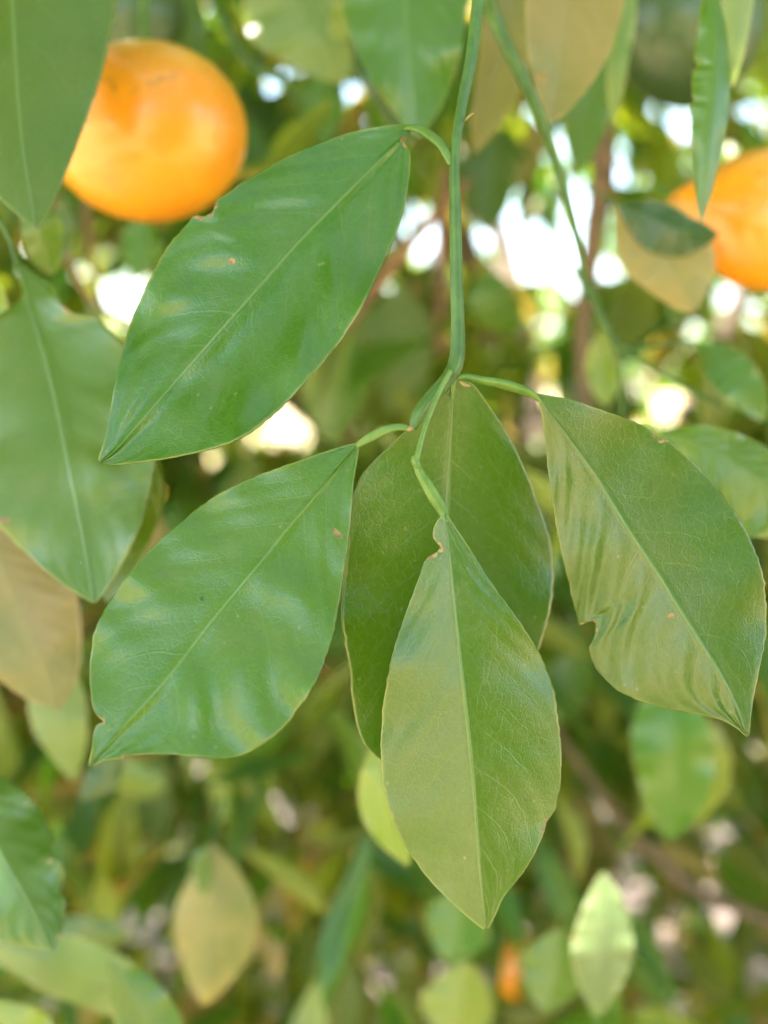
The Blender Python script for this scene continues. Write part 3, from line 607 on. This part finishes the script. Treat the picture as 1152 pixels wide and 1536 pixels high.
twig('buff leaf hanging alone in the lower left background', [[(330, 1200, .58, 8), (322, 1240, .57, 7), (318, 1270, .56, 7)]],
     [L_([(318, 1262, .55), (322, 1340, .545), (318, 1420, .545), (305, 1508, .55)], 58, 62, 'tan', .35, .3, 70, nu=60, nv=19), L_([(320, 1270, .54), (300, 1290, .54), (308, 1345, .54)], 14, 18, 'olive', .3, .3, 71)])
twig('blurred yellow leaf below the lower left sharp leaf', [],
     [L_([(330, 1100, .8), (350, 1150, .8), (365, 1245, .8)], 50, 56, 'yellow', .1, .2, 72), L_([(150, 1170, .75), (190, 1160, .75), (250, 1180, .75)], 34, 24, 'yellow', .2, .2, 73), L_([(240, 1120, .9), (232, 1200, .9), (226, 1280, .9)], 30, 30, 'green', .2, .2, 74)])
twig('round dull leaves at the bottom centre', [],
     [L_([(690, 1330, .6), (686, 1385, .6), (676, 1445, .6)], 50, 50, 'blue', .2, .2, 75), L_([(840, 1390, .55), (835, 1450, .55), (820, 1520, .55)], 55, 48, 'green', .2, .2, 76), L_([(700, 1440, .65), (690, 1500, .65), (680, 1570, .65)], 55, 55, 'yellow', .2, .2, 77)])
twig('leaves hanging in the upper middle behind the first sharp leaf', [[(330, 20, .6, 14), (370, 90, .6, 16), (420, 120, .6, 14), (448, 150, .61, 10), (455, 180, .62, 5)]],
     [L_([(380, -80, .52), (440, 0, .52), (480, 60, .52), (520, 125, .53)], 80, 60, 'pale', .2, .2, 78, wave=.003), L_([(280, -60, .6), (285, 20, .6), (292, 130, .6)], 30, 24, 'olive', .2, .2, 79),
      L_([(470, 110, .7), (480, 160, .7), (490, 215, .7)], 40, 40, 'green', .2, .2, 80), L_([(540, -20, .5), (520, 20, .5), (500, 60, .5)], 24, 30, 'yellow', .2, .2, 81), L_([(430, 130, .9), (425, 180, .9), (415, 240, .9)], 60, 60, 'blue', .2, .2, 82)])
twig('bright backlit leaves behind the gap between the two left sharp leaves', [[(640, 330, .7, 18), (580, 410, .7, 20), (520, 480, .7, 18), (470, 560, .72, 12)]],
     [L_([(520, 470, .75), (500, 560, .75), (500, 670, .76)], 52, 52, 'green', .2, .2, 83), L_([(600, 420, .8), (600, 510, .8), (590, 620, .8)], 54, 50, 'pale', .2, .2, 84), L_([(560, 440, .85), (540, 500, .85), (530, 560, .85)], 40, 40, 'yellow', .2, .2, 85)], stemmat='twigbark')
twig('small leaves below the left orange', [[(85, 300, .6, 12), (100, 380, .6, 10), (140, 460, .6, 8)], [(128, 300, .7, 9), (140, 400, .7, 9), (160, 480, .7, 7)]],
     [L_([(40, 300, .4), (60, 350, .4), (78, 412, .41)], 30, 34, 'green', .2, .2, 86), L_([(215, 320, .6), (212, 370, .6), (205, 420, .6)], 32, 32, 'green', .2, .2, 87), L_([(100, 290, .55), (90, 350, .55), (85, 400, .55)], 20, 22, 'olive', .2, .2, 88)], stemmat='twigbark')
twig('dull green leaves to the right of the sharp stem', [[(668, 250, .8, 20), (663, 380, .8, 22), (660, 530, .8, 18)]],
     [L_([(730, 400, .7), (740, 450, .7), (780, 500, .72)], 34, 40, 'green', .2, .2, 89), L_([(745, 180, .8), (735, 260, .8), (730, 350, .8)], 46, 44, 'olive', .2, .2, 91),
      L_([(860, 930, .8), (855, 1000, .8), (830, 1090, .8)], 45, 40, 'green', .2, .2, 92), L_([(832, 705, .85), (836, 760, .85), (838, 840, .85)], 30, 26, 'blue', .2, .2, 93), L_([(900, 500, .9), (890, 600, .9), (900, 680, .9)], 36, 36, 'olive', .2, .2, 94)], stemmat='twigbark')

# brown branches that stand behind
t = thing('bare_branch', 'upright brown branch behind the drooping leaves at the upper right', 'branch', P(880, 560, .7))
px_tube('stem', [(915, -60, .66, 24), (912, 60, .66, 26), (908, 150, .66, 30), (905, 250, .67, 36), (893, 340, .68, 32), (880, 430, .69, 26), (874, 520, .70, 22), (880, 620, .7, 20)], M['bark'], t, n=50, seg=12, wobble=.1)

t = thing('bare_branch', 'thin grey bare twig crossing the blurred lower right background', 'branch', P(830, 1100, .8))
px_tube('stem', [(770, 1020, .8, 14), (850, 1120, .8, 11), (930, 1230, .8, 16), (1000, 1300, .8, 20), (1060, 1345, .8, 18), (1200, 1400, .8, 14)], M['bark'], t, n=40, seg=12, wobble=.1)
t = thing('bare_branch', 'reddish brown twig slanting down behind the white gaps left of the sharp stem', 'branch', P(640, 330, .7))
px_tube('stem', [(700, 270, .68, 14), (640, 335, .68, 18), (590, 395, .69, 20), (530, 470, .70, 18), (500, 540, .7, 12)], M['twigbark'], t, n=40, seg=12, wobble=.1)

# ================================================================== FRUIT
def fruit(name, label, c, rx, rz, axis, mat, neck=0.0, stalk=None, group=None):
    """lathed fruit round axis (towards its stalk)"""
    t = thing(name, label, name.split('_')[-1] if name != 'green_fruit' else 'fruit', c, group)
    ax = Vector(axis).normalized(); q = ax.to_track_quat('Z', 'Y'); n, s = 44, 64; V = []; g = np.random.default_rng(3)
    for i in range(n + 1):
        th = math.pi * i / n; r = math.sin(th) * rx; z = math.cos(th) * rz
        if neck: 
            b_ = math.exp(-(th / .42) ** 2); z += neck * b_; r *= 1 + .0 * b_
            if th < .55: r = max(r * .9, math.sin(th) * rx * 1.0)
        z -= .10 * rz * math.exp(-(th / .16) ** 2) if not neck else 0
        for k in range(s):
            ph = 2 * math.pi * k / s; rr = r * (1 + .012 * math.cos(3 * ph + 1) + .006 * math.cos(7 * ph + z * 60))
            V.append(c + np.array(q @ Vector((rr * math.cos(ph), rr * math.sin(ph), z))))
    F = [(i * s + k, i * s + (k + 1) % s, (i + 1) * s + (k + 1) % s, (i + 1) * s + k) for i in range(n) for k in range(s)]
    me = mesh('peel', V, [f[::-1] for f in F]); link('peel', me, M[mat], t)
    top = c + np.array(ax) * (rz * .9 + neck)
    # star shaped calyx
    Vc = [tuple(top + np.array(ax) * .0025)]; 
    for k in range(10):
        a = 2 * math.pi * k / 10; rr = .0062 if k % 2 == 0 else .0038
        Vc.append(tuple(top + np.array(q @ Vector((rr * math.cos(a), rr * math.sin(a), .0004)))))
    for k in range(10):
        a = 2 * math.pi * k / 10; rr = .0055 if k % 2 == 0 else .0034
        Vc.append(tuple(top + np.array(q @ Vector((rr * math.cos(a), rr * math.sin(a), -.003)))))
    Fc = [(0, 1 + k, 1 + (k + 1) % 10) for k in range(10)] + [(1 + k, 11 + k, 11 + (k + 1) % 10, 1 + (k + 1) % 10) for k in range(10)]
    link('calyx', mesh('calyx', Vc, Fc), M['petiole'], t)
    if stalk is not None:
        pts = [top, (top + stalk) / 2 + np.array([.001, 0, 0]), stalk]
        ln = np.linspace(0, 2, 14); p = np.stack([np.interp(ln, [0, 1, 2], [x[k] for x in pts]) for k in range(3)], 1)
        link('stalk', tube_mesh('stalk', p, [.0017] * 14, 10, .08), M['petiole'], t)
    return t
k4 = T * .415 / 576
fruit('orange', 'whole ripe orange hanging at the upper left, partly behind a dark leaf', P(222, 200, .415), 149 * k4, 129 * k4, (-.05, .1, 1), 'orange', 0, P(206, -90, .42))
k4 = T * .43 / 576
fruit('orange', 'ripe orange with a short neck cut off by the right edge', P(1152, 330, .43), 105 * k4, 106 * k4, (-1, .15, .22), 'orange', 44 * k4, P(985, 280, .45))
k4 = T * .85 / 576
fruit('orange', 'small blurred orange low in the background, mostly hidden by leaves', P(772, 1448, .85), 40 * k4, 52 * k4, (-.35, .2, 1), 'orange', 0, P(750, 1360, .86))
k4 = T * .5 / 576
fruit('green_fruit', 'dark unripe fruit in shade at the top right behind the narrow leaf', P(1032, 30, .5), 112 * k4, 128 * k4, (0, .2, 1), 'greenfruit', 0, P(1040, -200, .5))
k4 = T * .55 / 576
fruit('green_fruit', 'dark unripe fruit behind the left orange, showing above it', P(200, 20, .55), 78 * k4, 90 * k4, (0, .2, 1), 'greenfruit', 0, P(205, -130, .55))
